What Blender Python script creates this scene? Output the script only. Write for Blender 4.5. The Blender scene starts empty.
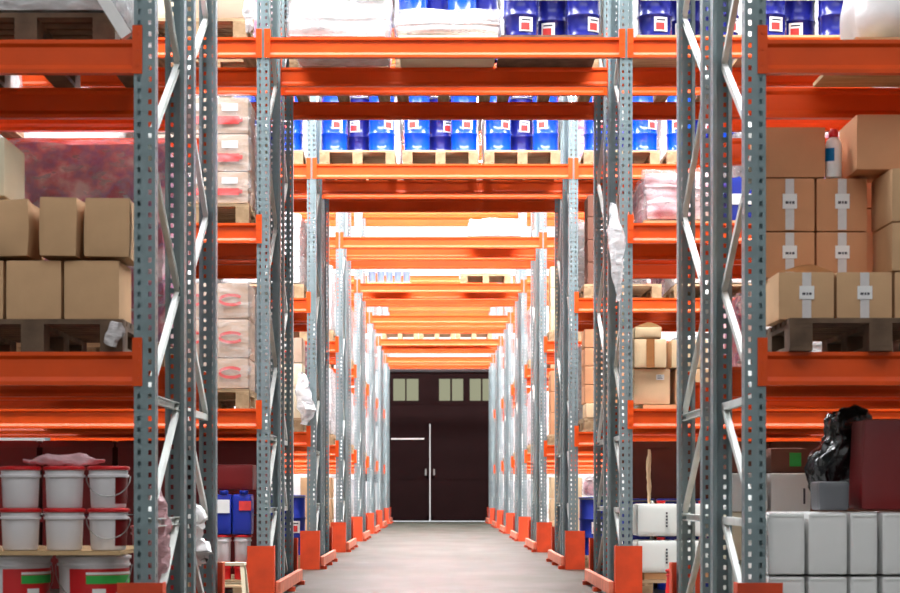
import bpy, bmesh, math, random
from mathutils import Vector, Matrix, noise
R = math.radians
rnd = random.Random(7)
scene = bpy.context.scene
col = scene.collection
FPX = 1991.0            # focal length in pixels of the 900 px wide frame
VX, VY = 437.0, 492.0   # where the line of sight along the passage meets the picture
CAMZ = 0.80
CX = 0.057              # axis of the passage

def wx(px, d): return (px - VX) * d / FPX
def wz(py, d): return CAMZ + (VY - py) * d / FPX

# ------------------------------------------------------------------ materials
def lin(c):
    return tuple(((v / 255.0) / 12.92) if v / 255.0 <= 0.04045 else (((v / 255.0) + 0.055) / 1.055) ** 2.4 for v in c) + (1.0,)

def mat(name, c, rough=0.5, metal=0.0, var=0.12, scale=6.0, bump=0.0, bscale=40.0, spec=0.5, c2=None, coat=0.0):
    m = bpy.data.materials.new(name); m.use_nodes = True
    nt = m.node_tree; n = nt.nodes; l = nt.links
    p = n['Principled BSDF']
    p.inputs['Roughness'].default_value = rough
    p.inputs['Metallic'].default_value = metal
    p.inputs['Specular IOR Level'].default_value = spec
    p.inputs['Coat Weight'].default_value = coat
    tc = n.new('ShaderNodeTexCoord')
    nz = n.new('ShaderNodeTexNoise'); nz.inputs['Scale'].default_value = scale; nz.inputs['Detail'].default_value = 5
    l.new(tc.outputs['Object'], nz.inputs['Vector'])
    rp = n.new('ShaderNodeValToRGB')
    a = lin(c)
    if c2 is None:
        lo = tuple(v * (1 - var) for v in a[:3]) + (1,); hi = tuple(min(1, v * (1 + var)) for v in a[:3]) + (1,)
    else:
        lo, hi = a, lin(c2)
    rp.color_ramp.elements[0].position = 0.32; rp.color_ramp.elements[0].color = lo
    rp.color_ramp.elements[1].position = 0.68; rp.color_ramp.elements[1].color = hi
    l.new(nz.outputs['Fac'], rp.inputs['Fac']); l.new(rp.outputs['Color'], p.inputs['Base Color'])
    if bump:
        b = n.new('ShaderNodeBump'); b.inputs['Strength'].default_value = bump; b.inputs['Distance'].default_value = 0.01
        n2 = n.new('ShaderNodeTexNoise'); n2.inputs['Scale'].default_value = bscale; n2.inputs['Detail'].default_value = 4
        l.new(tc.outputs['Object'], n2.inputs['Vector']); l.new(n2.outputs['Fac'], b.inputs['Height']); l.new(b.outputs['Normal'], p.inputs['Normal'])
    return m

def mat_film(name, c, opacity=0.35, rough=0.18, bscale=9.0):
    m = bpy.data.materials.new(name); m.use_nodes = True
    nt = m.node_tree; n = nt.nodes; l = nt.links
    p = n['Principled BSDF']; out = n['Material Output']
    p.inputs['Base Color'].default_value = lin(c); p.inputs['Roughness'].default_value = rough
    p.inputs['Specular IOR Level'].default_value = 0.7
    t = n.new('ShaderNodeBsdfTransparent'); mx = n.new('ShaderNodeMixShader')
    tc = n.new('ShaderNodeTexCoord'); nz = n.new('ShaderNodeTexNoise')
    mp = n.new('ShaderNodeMapping'); mp.inputs['Scale'].default_value = (1, 1, 2.2)
    nz.inputs['Scale'].default_value = bscale; nz.inputs['Detail'].default_value = 6
    l.new(tc.outputs['Object'], mp.inputs['Vector']); l.new(mp.outputs['Vector'], nz.inputs['Vector'])
    mr = n.new('ShaderNodeMapRange'); mr.inputs['From Min'].default_value = 0.3; mr.inputs['From Max'].default_value = 0.7
    mr.inputs['To Min'].default_value = max(0, opacity - 0.22); mr.inputs['To Max'].default_value = min(1, opacity + 0.22)
    l.new(nz.outputs['Fac'], mr.inputs['Value']); l.new(mr.outputs['Result'], mx.inputs['Fac'])
    b = n.new('ShaderNodeBump'); b.inputs['Strength'].default_value = 0.8; b.inputs['Distance'].default_value = 0.03
    l.new(nz.outputs['Fac'], b.inputs['Height']); l.new(b.outputs['Normal'], p.inputs['Normal'])
    l.new(t.outputs[0], mx.inputs[1]); l.new(p.outputs[0], mx.inputs[2]); l.new(mx.outputs[0], out.inputs['Surface'])
    return m

def mat_emit(name, c, s):
    m = bpy.data.materials.new(name); m.use_nodes = True
    nt = m.node_tree; n = nt.nodes; l = nt.links
    e = n.new('ShaderNodeEmission'); e.inputs['Color'].default_value = lin(c); e.inputs['Strength'].default_value = s
    l.new(e.outputs[0], n['Material Output'].inputs['Surface'])
    return m

def mat_wood(name, c, c2, along='X'):
    m = bpy.data.materials.new(name); m.use_nodes = True
    nt = m.node_tree; n = nt.nodes; l = nt.links
    p = n['Principled BSDF']; p.inputs['Roughness'].default_value = 0.8; p.inputs['Specular IOR Level'].default_value = 0.25
    tc = n.new('ShaderNodeTexCoord'); mp = n.new('ShaderNodeMapping')
    mp.inputs['Scale'].default_value = {'X': (2, 22, 22), 'Y': (22, 2, 22), 'N': (5, 5, 5)}[along]
    nz = n.new('ShaderNodeTexNoise'); nz.inputs['Scale'].default_value = 1.6; nz.inputs['Detail'].default_value = 6
    rp = n.new('ShaderNodeValToRGB')
    rp.color_ramp.elements[0].position = 0.3; rp.color_ramp.elements[0].color = lin(c)
    rp.color_ramp.elements[1].position = 0.7; rp.color_ramp.elements[1].color = lin(c2)
    l.new(tc.outputs['Object'], mp.inputs['Vector']); l.new(mp.outputs['Vector'], nz.inputs['Vector'])
    l.new(nz.outputs['Fac'], rp.inputs['Fac']); l.new(rp.outputs['Color'], p.inputs['Base Color'])
    return m

M = {}
M['galv'] = mat('galvanised_steel', (124, 141, 144), 0.42, 0.35, 0.14, 5.0, 0.05, 60)
M['brace'] = mat('brace_steel', (200, 204, 200), 0.5, 0.15, 0.12, 6.0)
M['orange'] = mat('orange_beam_paint', (222, 77, 11), 0.42, 0.0, 0.10, 3.0, 0.03, 90, 0.3)
M['guard'] = mat('orange_guard_paint', (208, 66, 22), 0.5, 0.0, 0.14, 7.0)
M['rail'] = mat('worn_orange_rail_paint', (206, 116, 88), 0.55, 0.0, 0.2, 9.0)
M['zinc'] = mat('zinc', (150, 152, 150), 0.35, 0.8, 0.1)
M['wood'] = mat_wood('pallet_wood', (142, 114, 84), (198, 170, 134), 'X')
M['woody'] = mat_wood('pallet_wood_lengthwise', (136, 108, 78), (190, 160, 124), 'Y')
M['block'] = mat_wood('pallet_block_wood', (140, 112, 82), (190, 160, 124), 'N')
M['ply'] = mat_wood('plywood', (176, 140, 98), (214, 184, 140), 'X')
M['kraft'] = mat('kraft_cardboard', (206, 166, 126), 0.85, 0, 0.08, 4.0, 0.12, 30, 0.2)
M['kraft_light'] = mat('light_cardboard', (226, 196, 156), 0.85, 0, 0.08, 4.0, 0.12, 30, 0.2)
M['kraft_red'] = mat('reddish_cardboard', (206, 148, 108), 0.85, 0, 0.06, 4.0, 0.1, 30, 0.2)
M['kraft_cream'] = mat('cream_cardboard', (226, 212, 184), 0.85, 0, 0.05, 4.0, 0.1, 30, 0.2)
M['kraft_dark'] = mat('dark_brown_cardboard', (120, 80, 66), 0.85, 0, 0.08, 4.0, 0.1, 30, 0.2)
M['kraft_grey'] = mat('greyish_cardboard', (196, 168, 146), 0.8, 0, 0.07, 4.0, 0.1, 30, 0.2)
M['tape'] = mat('white_tape', (214, 208, 206), 0.4, 0, 0.06, 20)
M['tape_brown'] = mat('brown_tape', (160, 104, 56), 0.35, 0, 0.08, 20)
M['paper'] = mat('white_paper', (236, 234, 232), 0.6, 0, 0.03, 20)
M['ink'] = mat('dark_ink', (66, 64, 74), 0.6, 0, 0.05, 20)
M['redmark'] = mat('red_print', (216, 56, 52), 0.6, 0, 0.15, 20)
M['green'] = mat('green_print', (52, 168, 70), 0.55, 0, 0.1, 20)
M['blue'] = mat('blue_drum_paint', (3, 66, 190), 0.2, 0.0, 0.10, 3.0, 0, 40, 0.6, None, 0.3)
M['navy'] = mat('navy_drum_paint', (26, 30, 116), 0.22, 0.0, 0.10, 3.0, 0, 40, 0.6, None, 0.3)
M['cobalt'] = mat('cobalt_plastic', (20, 44, 150), 0.35, 0.0, 0.12, 3.0)
M['cyan'] = mat('cyan_print', (20, 150, 214), 0.5, 0, 0.05)
M['white'] = mat('white_plastic', (232, 232, 230), 0.38, 0, 0.05, 3.0)
M['milky'] = mat('milky_plastic', (222, 226, 220), 0.42, 0, 0.05, 3.0)
M['bucketw'] = mat('offwhite_bucket_plastic', (226, 222, 224), 0.4, 0, 0.05, 3.0)
M['red'] = mat('red_plastic', (206, 30, 34), 0.38, 0, 0.08, 3.0)
M['maroon'] = mat('dark_red_plastic', (112, 8, 11), 0.42, 0, 0.08, 3.0)
M['pinkstock'] = mat('pink_and_white_bags', (222, 120, 134), 0.6, 0, 0.2, 5.0, 0.15, 20, 0.4, (250, 232, 232))
M['redstock'] = mat('red_and_white_bags', (172, 60, 84), 0.6, 0, 0.2, 6, 0.15, 20, 0.4, (236, 206, 210))
_r = [n for n in M['redstock'].node_tree.nodes if n.type == 'VALTORGB'][0].color_ramp
_r.elements[0].position = .40; _r.elements[1].position = .60
_e = _r.elements.new(.46); _e.color = lin((150, 96, 140)); _e = _r.elements.new(.52); _e.color = lin((206, 120, 136))
M['whitestock'] = mat('white_sacks', (226, 222, 220), 0.6, 0, 0.05, 4.0, 0.2, 16, 0.4)
M['greystock'] = mat('greyish_sacks', (176, 178, 176), 0.6, 0, 0.1, 4.0, 0.2, 16, 0.4)
M['bagfilm'] = mat('white_plastic_film', (240, 238, 238), 0.3, 0, 0.04, 4, 0.5, 10, 0.6)
M['greyblue'] = mat('grey_blue_plastic', (120, 140, 168), 0.4, 0, 0.1, 3.0)
M['black'] = mat('black_film', (18, 18, 20), 0.18, 0, 0.1, 4.0, 0.5, 14, 0.8)
M['darkgrey'] = mat('grey_plastic', (96, 98, 102), 0.4, 0, 0.1, 3.0)
M['film'] = mat_film('clear_stretch_film', (240, 238, 240), 0.2)
M['film_thin'] = mat_film('thin_stretch_film', (244, 240, 240), 0.08)
M['film_white'] = mat_film('milky_stretch_film', (240, 240, 242), 0.6)
M['film_thick'] = mat_film('bunched_stretch_film', (232, 226, 226), 0.78, 0.22, 14)
M['film_pink'] = mat_film('bunched_pinkish_film', (214, 170, 176), 0.8, 0.22, 14)
M['door'] = mat('dark_brown_door_paint', (28, 11, 11), 0.8, 0, 0.12, 2.0, 0, 40, 0.1)
M['doorframe'] = mat('door_frame_paint', (30, 18, 18), 0.6, 0, 0.1, 2.0)
M['wall'] = mat('white_wall_paint', (232, 232, 230), 0.85, 0, 0.04, 0.7)
M['sidewall'] = mat('grey_wall_sheet', (84, 82, 80), 0.85, 0, 0.05, 0.7)
M['ceil'] = mat('ceiling_sheet', (88, 90, 92), 0.8, 0, 0.04, 0.7)

def mat_floor():
    m = mat('worn_concrete', (52, 52, 45), 0.5, 0, 0.1, 0.8, 0.08, 25, 0.25, (70, 70, 60))
    nt = m.node_tree; n = nt.nodes; l = nt.links
    p = n['Principled BSDF']
    tc = n.new('ShaderNodeTexCoord'); nz = n.new('ShaderNodeTexNoise')
    mp = n.new('ShaderNodeMapping'); mp.inputs['Scale'].default_value = (0.6, 0.25, 1)
    nz.inputs['Scale'].default_value = 2.5; nz.inputs['Detail'].default_value = 8
    l.new(tc.outputs['Object'], mp.inputs['Vector']); l.new(mp.outputs['Vector'], nz.inputs['Vector'])
    mr = n.new('ShaderNodeMapRange'); mr.inputs['To Min'].default_value = 0.3; mr.inputs['To Max'].default_value = 0.62
    l.new(nz.outputs['Fac'], mr.inputs['Value']); l.new(mr.outputs['Result'], p.inputs['Roughness'])
    return m
M['floor'] = mat_floor()

# ------------------------------------------------------------------ mesh kit
class MB:
    def __init__(s): s.bm = bmesh.new()
    def box(s, x0, x1, y0, y1, z0, z1):
        vs = [s.bm.verts.new(p) for p in ((x0, y0, z0), (x1, y0, z0), (x1, y1, z0), (x0, y1, z0), (x0, y0, z1), (x1, y0, z1), (x1, y1, z1), (x0, y1, z1))]
        for f in ((0, 3, 2, 1), (4, 5, 6, 7), (0, 1, 5, 4), (1, 2, 6, 5), (2, 3, 7, 6), (3, 0, 4, 7)):
            s.bm.faces.new([vs[i] for i in f])
        return s
    def prism_x(s, prof, x0, x1):
        a = [s.bm.verts.new((x0, y, z)) for y, z in prof]; b = [s.bm.verts.new((x1, y, z)) for y, z in prof]
        n = len(prof)
        for i in range(n):
            s.bm.faces.new((a[i], a[(i + 1) % n], b[(i + 1) % n], b[i]))
        s.bm.faces.new(a[::-1]); s.bm.faces.new(b)
        return s
    def prism_z(s, prof, z0, z1):
        a = [s.bm.verts.new((x, y, z0)) for x, y in prof]; b = [s.bm.verts.new((x, y, z1)) for x, y in prof]
        n = len(prof)
        for i in range(n):
            s.bm.faces.new((a[i], a[(i + 1) % n], b[(i + 1) % n], b[i]))
        s.bm.faces.new(a[::-1]); s.bm.faces.new(b)
        return s
    def bar(s, p, q, w, h, up=(1, 0, 0)):
        p, q = Vector(p), Vector(q); t = (q - p).normalized(); u = Vector(up); u = (u - t * u.dot(t)).normalized(); v = t.cross(u)
        a = [s.bm.verts.new(p + u * sx * w / 2 + v * sy * h / 2) for sx, sy in ((-1, -1), (1, -1), (1, 1), (-1, 1))]
        b = [s.bm.verts.new(q + u * sx * w / 2 + v * sy * h / 2) for sx, sy in ((-1, -1), (1, -1), (1, 1), (-1, 1))]
        for i in range(4): s.bm.faces.new((a[i], a[(i + 1) % 4], b[(i + 1) % 4], b[i]))
        s.bm.faces.new(a[::-1]); s.bm.faces.new(b)
        return s
    def tube(s, pts, r, n=8, closed=False):
        rings = []
        P = [Vector(p) for p in pts]
        for i, p in enumerate(P):
            t = (P[(i + 1) % len(P)] - P[i - 1]) if closed else (P[min(i + 1, len(P) - 1)] - P[max(i - 1, 0)])
            t.normalize(); u = t.orthogonal() if abs(t.z) > .9 else t.cross(Vector((0, 0, 1))); u.normalize(); v = t.cross(u)
            rr = r[i] if isinstance(r, (list, tuple)) else r
            rings.append([s.bm.verts.new(p + (u * math.cos(2 * math.pi * k / n) + v * math.sin(2 * math.pi * k / n)) * rr) for k in range(n)])
        m = len(rings)
        for i in range(m if closed else m - 1):
            a, b = rings[i], rings[(i + 1) % m]
            for k in range(n): s.bm.faces.new((a[k], a[(k + 1) % n], b[(k + 1) % n], b[k]))
        if not closed:
            s.bm.faces.new(rings[0][::-1]); s.bm.faces.new(rings[-1])
        return s
    def lathe(s, prof, n=28):
        rings = []
        for r, z in prof:
            if r < 1e-5: rings.append([s.bm.verts.new((0, 0, z))])
            else: rings.append([s.bm.verts.new((r * math.cos(2 * math.pi * k / n), r * math.sin(2 * math.pi * k / n), z)) for k in range(n)])
        for a, b in zip(rings, rings[1:]):
            for k in range(n):
                k2 = (k + 1) % n
                if len(a) == 1 and len(b) == 1: continue
                if len(a) == 1: s.bm.faces.new((a[0], b[k2], b[k]))
                elif len(b) == 1: s.bm.faces.new((a[k], a[k2], b[0]))
                else: s.bm.faces.new((a[k], a[k2], b[k2], b[k]))
        return s
    def softbox(s, w, d, h, n=7, bulge=0.01, rad=0.004, ns=0.0, nscale=5.0, seed=0, layers=0, lamp=0.0, z0=0.0, taper=0.0, ztop=False):
        """closed box made of a grid, with rounded corners, bulging faces, noise and optional horizontal layers"""
        nx = max(2, n); nz = max(2, n if not layers else layers * 6); ny = max(2, n)
        key = {}
        def V(i, j, k):
            if (i, j, k) in key: return key[(i, j, k)]
            u, v, t = i / nx * 2 - 1, j / ny * 2 - 1, k / nz * 2 - 1
            def e(q): # pull edge loops to the borders
                return math.copysign(abs(q) ** 0.75, q)
            u, v, t = e(u), e(v), (t if layers else e(t))
            p = Vector((u * w / 2, v * d / 2, t * h / 2))
            if rad > 0:
                c = Vector((max(-w / 2 + rad, min(w / 2 - rad, p.x)), max(-d / 2 + rad, min(d / 2 - rad, p.y)), max(-h / 2 + rad, min(h / 2 - rad, p.z))))
                dv = p - c
                if dv.length > 1e-9: p = c + dv.normalized() * rad
            bx, by, bz = (1 - v * v) * (1 - t * t), (1 - u * u) * (1 - t * t), (1 - u * u) * (1 - v * v)
            p += Vector((u * bx, v * by, (t * bz if ztop and t > 0 else 0))) * bulge
            if layers:
                f = abs(math.sin(math.pi * (k / nz) * layers)) ** 0.6
                p.x += math.copysign(lamp * (f - 0.6), u) if abs(u) > .55 else 0
                p.y += math.copysign(lamp * (f - 0.6), v) if abs(v) > .55 else 0
            if taper: 
                q = 1 - taper * (t + 1) / 2
                p.x *= q; p.y *= q
            if ns:
                q = p * nscale + Vector((seed * 7.3, seed * 3.1, seed * 1.7))
                o = noise.noise_vector(q) * ns
                if k == 0 or not ztop: o.z = 0
                p += o
            p.z += h / 2 + z0
            key[(i, j, k)] = s.bm.verts.new(p); return key[(i, j, k)]
        for j in range(ny):
            for i in range(nx):
                s.bm.faces.new((V(i, j, 0), V(i, j + 1, 0), V(i + 1, j + 1, 0), V(i + 1, j, 0)))
                s.bm.faces.new((V(i, j, nz), V(i + 1, j, nz), V(i + 1, j + 1, nz), V(i, j + 1, nz)))
        for k in range(nz):
            for i in range(nx):
                s.bm.faces.new((V(i, 0, k), V(i + 1, 0, k), V(i + 1, 0, k + 1), V(i, 0, k + 1)))
                s.bm.faces.new((V(i, ny, k), V(i, ny, k + 1), V(i + 1, ny, k + 1), V(i + 1, ny, k)))
            for j in range(ny):
                s.bm.faces.new((V(0, j, k), V(0, j, k + 1), V(0, j + 1, k + 1), V(0, j + 1, k)))
                s.bm.faces.new((V(nx, j, k), V(nx, j + 1, k), V(nx, j + 1, k + 1), V(nx, j, k + 1)))
        return s
    def move(s, v):
        bmesh.ops.translate(s.bm, verts=s.bm.verts, vec=v); return s
    def done(s, name, m, parent=None, smooth=False, bevel=0.0, loc=(0, 0, 0)):
        if bevel: bmesh.ops.bevel(s.bm, geom=s.bm.edges[:], offset=bevel, segments=1, affect='EDGES')
        bmesh.ops.recalc_face_normals(s.bm, faces=s.bm.faces)
        me = bpy.data.meshes.new(name); s.bm.to_mesh(me); s.bm.free()
        me.materials.append(M[m] if isinstance(m, str) else m)
        if smooth:
            me.polygons.foreach_set('use_smooth', [True] * len(me.polygons))
            me.update()
            try: me.set_sharp_from_angle(angle=R(38))
            except Exception: pass
        o = bpy.data.objects.new(name, me); col.objects.link(o); o.location = loc
        if parent: o.parent = parent
        return o

def empty(name, loc=(0, 0, 0)):
    o = bpy.data.objects.new(name, None); o.empty_display_size = 0.1; col.objects.link(o); o.location = loc; return o

def copy_tree(o, parent=None):
    c = o.copy(); col.objects.link(c)
    if parent is not None: c.parent = parent
    for ch in KIDS.get(o.name, []): copy_tree(ch, c)
    return c
KIDS = {}
def reg(o):
    KIDS[o.name] = list(o.children)
    for c in o.children: reg(c)
CACHE = {}
def spawn(key, builder, loc, label, cat, group=None, rz=0.0, rx=0.0, ry=0.0):
    if key in CACHE: o = copy_tree(CACHE[key])
    else:
        o = builder(); reg(o); CACHE[key] = o
    o.location = loc; o.rotation_euler = (rx, ry, rz)
    o['label'] = label; o['category'] = cat; o['kind'] = 'thing'
    if group: o['group'] = group
    elif 'group' in o.keys(): del o['group']
    return o
def struct(o): o['kind'] = 'structure'; return o

ORD = ['first', 'second', 'third', 'fourth', 'fifth', 'sixth', 'seventh', 'eighth', 'ninth', 'tenth', 'eleventh', 'twelfth', 'thirteenth', 'fourteenth', 'fifteenth', 'sixteenth']
LEV = ['floor', 'lowest', 'second', 'third', 'top']

# ------------------------------------------------------------------ setting
YB = 53.8
XL, XR, YF, ZC = -7.5, 7.6, -5.0, 9.0
struct(MB().box(XL, XR, YF, YB, -0.1, 0).done('floor', 'floor'))
struct(MB().box(XL, XR, YF, YB, ZC, ZC + 0.1).done('ceiling', 'ceil'))
struct(MB().box(XL - 0.2, XL, YF, YB, -0.1, ZC + .1).done('wall_left', 'sidewall'))
struct(MB().box(XR, XR + 0.2, YF, YB, -0.1, ZC + .1).done('wall_right', 'sidewall'))
struct(MB().box(XL - .2, XR + .2, YF - 0.2, YF, -0.1, ZC + .1).done('wall_front', 'wall'))
DX0, DX1, DZ = -1.97, 1.59, 4.12
wb = MB(); wb.box(XL - .2, DX0, YB, YB + .25, -0.1, ZC + .1); wb.box(DX1, XR + .2, YB, YB + .25, -0.1, ZC + .1); wb.box(DX0, DX1, YB, YB + .25, DZ, ZC + .1)
struct(wb.done('wall_back', 'wall'))
# the door at the end of the passage
door = empty('door_1', ((DX0 + DX1) / 2, YB, 0)); struct(door)
fr = MB(); hw = (DX1 - DX0) / 2
fr.box(-hw, -hw + .07, -.03, .2, 0, DZ); fr.box(hw - .07, hw, -.03, .2, 0, DZ); fr.box(-hw + .07, hw - .07, -.03, .2, DZ - .07, DZ)
fr.done('door_frame', 'doorframe', door)
M['pane'] = mat_emit('frosted_daylight_pane', (196, 196, 164), 0.62)
M['gap'] = mat_emit('daylight_in_door_gap', (255, 252, 250), 1.0)
mull = empty
for side in (-1, 1):
    x0, x1 = (-hw + .07, -.012) if side < 0 else (.012, hw - .07)
    lf = MB()
    zt, zb = 3.86, 3.27            # band of panes
    lf.box(x0, x1, .04, .10, 0.02, zb); lf.box(x0, x1, .04, .10, zt, DZ - .075)
    # stiles between the panes (measured from the meeting stile outward)
    edges = [0.0, 0.23, 0.54, 0.585, 0.90, 1.06, 1.36, 1.41, 1.62, 1.7]
    W = x1 - x0
    def X(t): return (x1 - t) if side < 0 else (x0 + t)
    sol = [(0, .235), (.535, .585), (.885, 1.065), (1.365, 1.41), (1.66, W)]
    if side < 0: sol = [(0, .30), (.62, .66), (.98, 1.10), (1.36, 1.40), (1.64, W)]
    for a, b in sol:
        xa, xb = sorted((X(a), X(b))); lf.box(xa, xb, .04, .10, zb, zt)
    leaf = lf.done('door_leaf', 'door', door)
    for (a, b), (c, d_) in zip(sol, sol[1:]):
        xa, xb = sorted((X(b), X(c)))
        MB().box(xa, xb, .06, .07, zb, zt).done('window_pane', 'pane', leaf)
    # raised rails and stiles on the leaf
    rl = MB()
    for z in (.06, 1.15, 3.17): rl.box(x0 + .03, x1 - .03, .025, .0395, z, z + .1)
    rl.box(x0 + .01, x0 + .09, .025, .0395, .06, 3.2); rl.box(x1 - .09, x1 - .01, .025, .0395, .06, 3.2)
    rl.done('door_rail', 'door', leaf)
    MB().box(X(.10) - .02, X(.10) + .02, .0, .0245, 1.25, 1.42).done('door_handle', 'zinc', leaf)
MB().box(-.035, .035, .028, .0395, 2.64, DZ - .08).done('cover_strip', 'door', door)
MB().box(-.012, .012, .075, .09, .1, 2.62).done('door_gap', 'gap', door)
MB().box(-1.05, -.16, .02, .0245, 2.22, 2.255).done('wicket_slit_light', 'paper', door)  # white strip painted in for daylight above the wicket door
# roof lights over every aisle
SKY = [(1.6, 8.4, 2.4), (13.05, 2.2, 33), (18.9, 2.2, 34), (24.7, 2.2, 36), (30.56, 2.2, 38), (36.42, 2.2, 40), (42.28, 2.2, 40), (48.14, 2.2, 32), (53.0, 1.4, 2)]
for i, (y, wd, s) in enumerate(SKY):
    o = MB().box(-6.4, 6.5, y - wd / 2, y + wd / 2, ZC - .04, ZC - .005).done('window_%d' % (i + 1), mat_emit('roof_light_daylight_%d' % i, (250, 252, 255), s))
    struct(o)

# ------------------------------------------------------------------ racking
PITCH = 0.05
def post_mb(H):
    """C section with two columns of punched slots on its face and one on each flange; face at y = 0, open towards +y"""
    mb = MB(); bm = mb.bm
    n = int(H / PITCH)
    def strip(a, b, cols):
        """a, b: horizontal positions as (x, y); cols: fractions where solid/hole alternates"""
        A, B = Vector((a[0], a[1], 0)), Vector((b[0], b[1], 0)); L = (B - A).length
        ts = [0.0]
        for c in cols: ts += [c - .0075, c + .0075]
        ts.append(L)
        zs = []
        for k in range(n): zs += [k * PITCH, k * PITCH + .014, k * PITCH + .036]
        zs.append(n * PITCH)
        V = [[bm.verts.new(A + (B - A) * (t / L) + Vector((0, 0, z))) for t in ts] for z in zs]
        for r in range(len(zs) - 1):
            for c in range(len(ts) - 1):
                if c % 2 == 1 and r % 3 == 1: continue
                bm.faces.new((V[r][c], V[r][c + 1], V[r + 1][c + 1], V[r + 1][c]))
    w = .047
    strip((-w, 0), (w, 0), (.023, .071))
    strip((w, 0), (w, .09), (.05,))
    strip((-w, .09), (-w, 0), (.04,))
    strip((w, .09), (w - .018, .09), ())
    strip((-w + .018, .09), (-w, .09), ())
    bmesh.ops.remove_doubles(bm, verts=bm.verts, dist=1e-5)
    bmesh.ops.recalc_face_normals(bm, faces=bm.faces)
    geom = bmesh.ops.solidify(bm, geom=bm.faces[:], thickness=0.0022)
    return mb

HP = 6.3
def build_frame():
    """upright frame: origin at the foot of its aisle-side post; braces towards +y"""
    r = empty('upright_frame')
    p = post_mb(HP).done('upright', 'galv', r)
    q = p.copy(); q.name = 'upright'; col.objects.link(q); q.parent = r; q.location = (0, 1.1, 0); q.rotation_euler = (0, 0, math.pi)
    for y in (0.045, 1.055):
        MB().box(-.072, .072, y - .06, y + .06, 0.001, .009).done('base_plate', 'galv', r)
    def br(y0, z0, y1, z1):
        a, b = Vector((0, y0, z0)), Vector((0, y1, z1))
        m = MB()
        m.bar(a, b, .004, .036, (1, 0, 0))
        t = (b - a).normalized(); nn = Vector((1, 0, 0)).cross(t)
        for s in (-1, 1):
            o = nn * s * .017 + Vector((.013, 0, 0)); m.bar(a + o, b + o, .022, .004, (1, 0, 0))
        m.done('brace', 'brace', r)
    f, b = .07, 1.03
    br(b, .66, f, .12); br(f, .66, b, .66); br(b, 1.22, f, .68); br(f, 1.22, b, 1.22)
    z = 1.24; front = True
    while z + .56 < HP - .1:
        if front: br(f, z, b, z + .54)
        else: br(b, z, f, z + .54)
        front = not front; z += .56
    br(f, HP - .12, b, HP - .12)
    return r

BL = 2.602
def build_beam():
    """beam: origin at middle of its length, bottom, outer face at y = 0, body towards +y"""
    r = empty('rack_beam')
    pr = [(0, 0), (0, .018), (.013, .038), (.013, .116), (0, .131), (0, .148), (.05, .148), (.05, .131), (.037, .116), (.037, .038), (.05, .018), (.05, 0)]
    MB().prism_x(pr, -BL / 2, BL / 2).done('beam_body', 'orange', r)
    for s in (-1, 1):
        c = MB(); x0 = s * (BL / 2 - .004); x1 = s * (BL / 2 + .040)
        c.box(min(x0, x1), max(x0, x1), -.0085, -.003, -.004, .21)
        bx = s * (BL / 2 - .0035)
        c.box(min(bx, bx + s * .005), max(bx, bx + s * .005), -.003, .05, -.004, .21)
        k = c.done('connector', 'orange', r)
        for z in (.03, .10, .17):
            MB().box(s * (BL / 2 + .020) - .006, s * (BL / 2 + .020) + .006, -.012, -.0084, z, z + .018).done('rivet', 'orange', k)
    return r

def build_barrier(k):
    """floor guard of one side: end plates in front of the posts and a low rail along the passage; +x points to the passage"""
    r = empty('end_barrier')
    L = 2.5
    for y in (-.035, L + .035):
        s = 1 if y > 0 else -1
        p = MB()
        p.box(-.115, .085, y - .004, y + .004, 0.002, .40)
        ya, yb = sorted((y - s * .005, y - s * .115)); p.box(.077, .085, ya, yb, .002, .40)
        p.done('end_plate', 'guard', r)
    ra = MB(); ra.box(.088, .128, .03, L - .03, .035, .135)
    ra.done('guard_rail', 'rail', r, bevel=.006)
    for y in (.12, L / 2, L - .12): MB().box(.086, .15, y - .05, y + .05, .001, .0345).done('rail_foot', 'guard', r)
    return r

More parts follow.
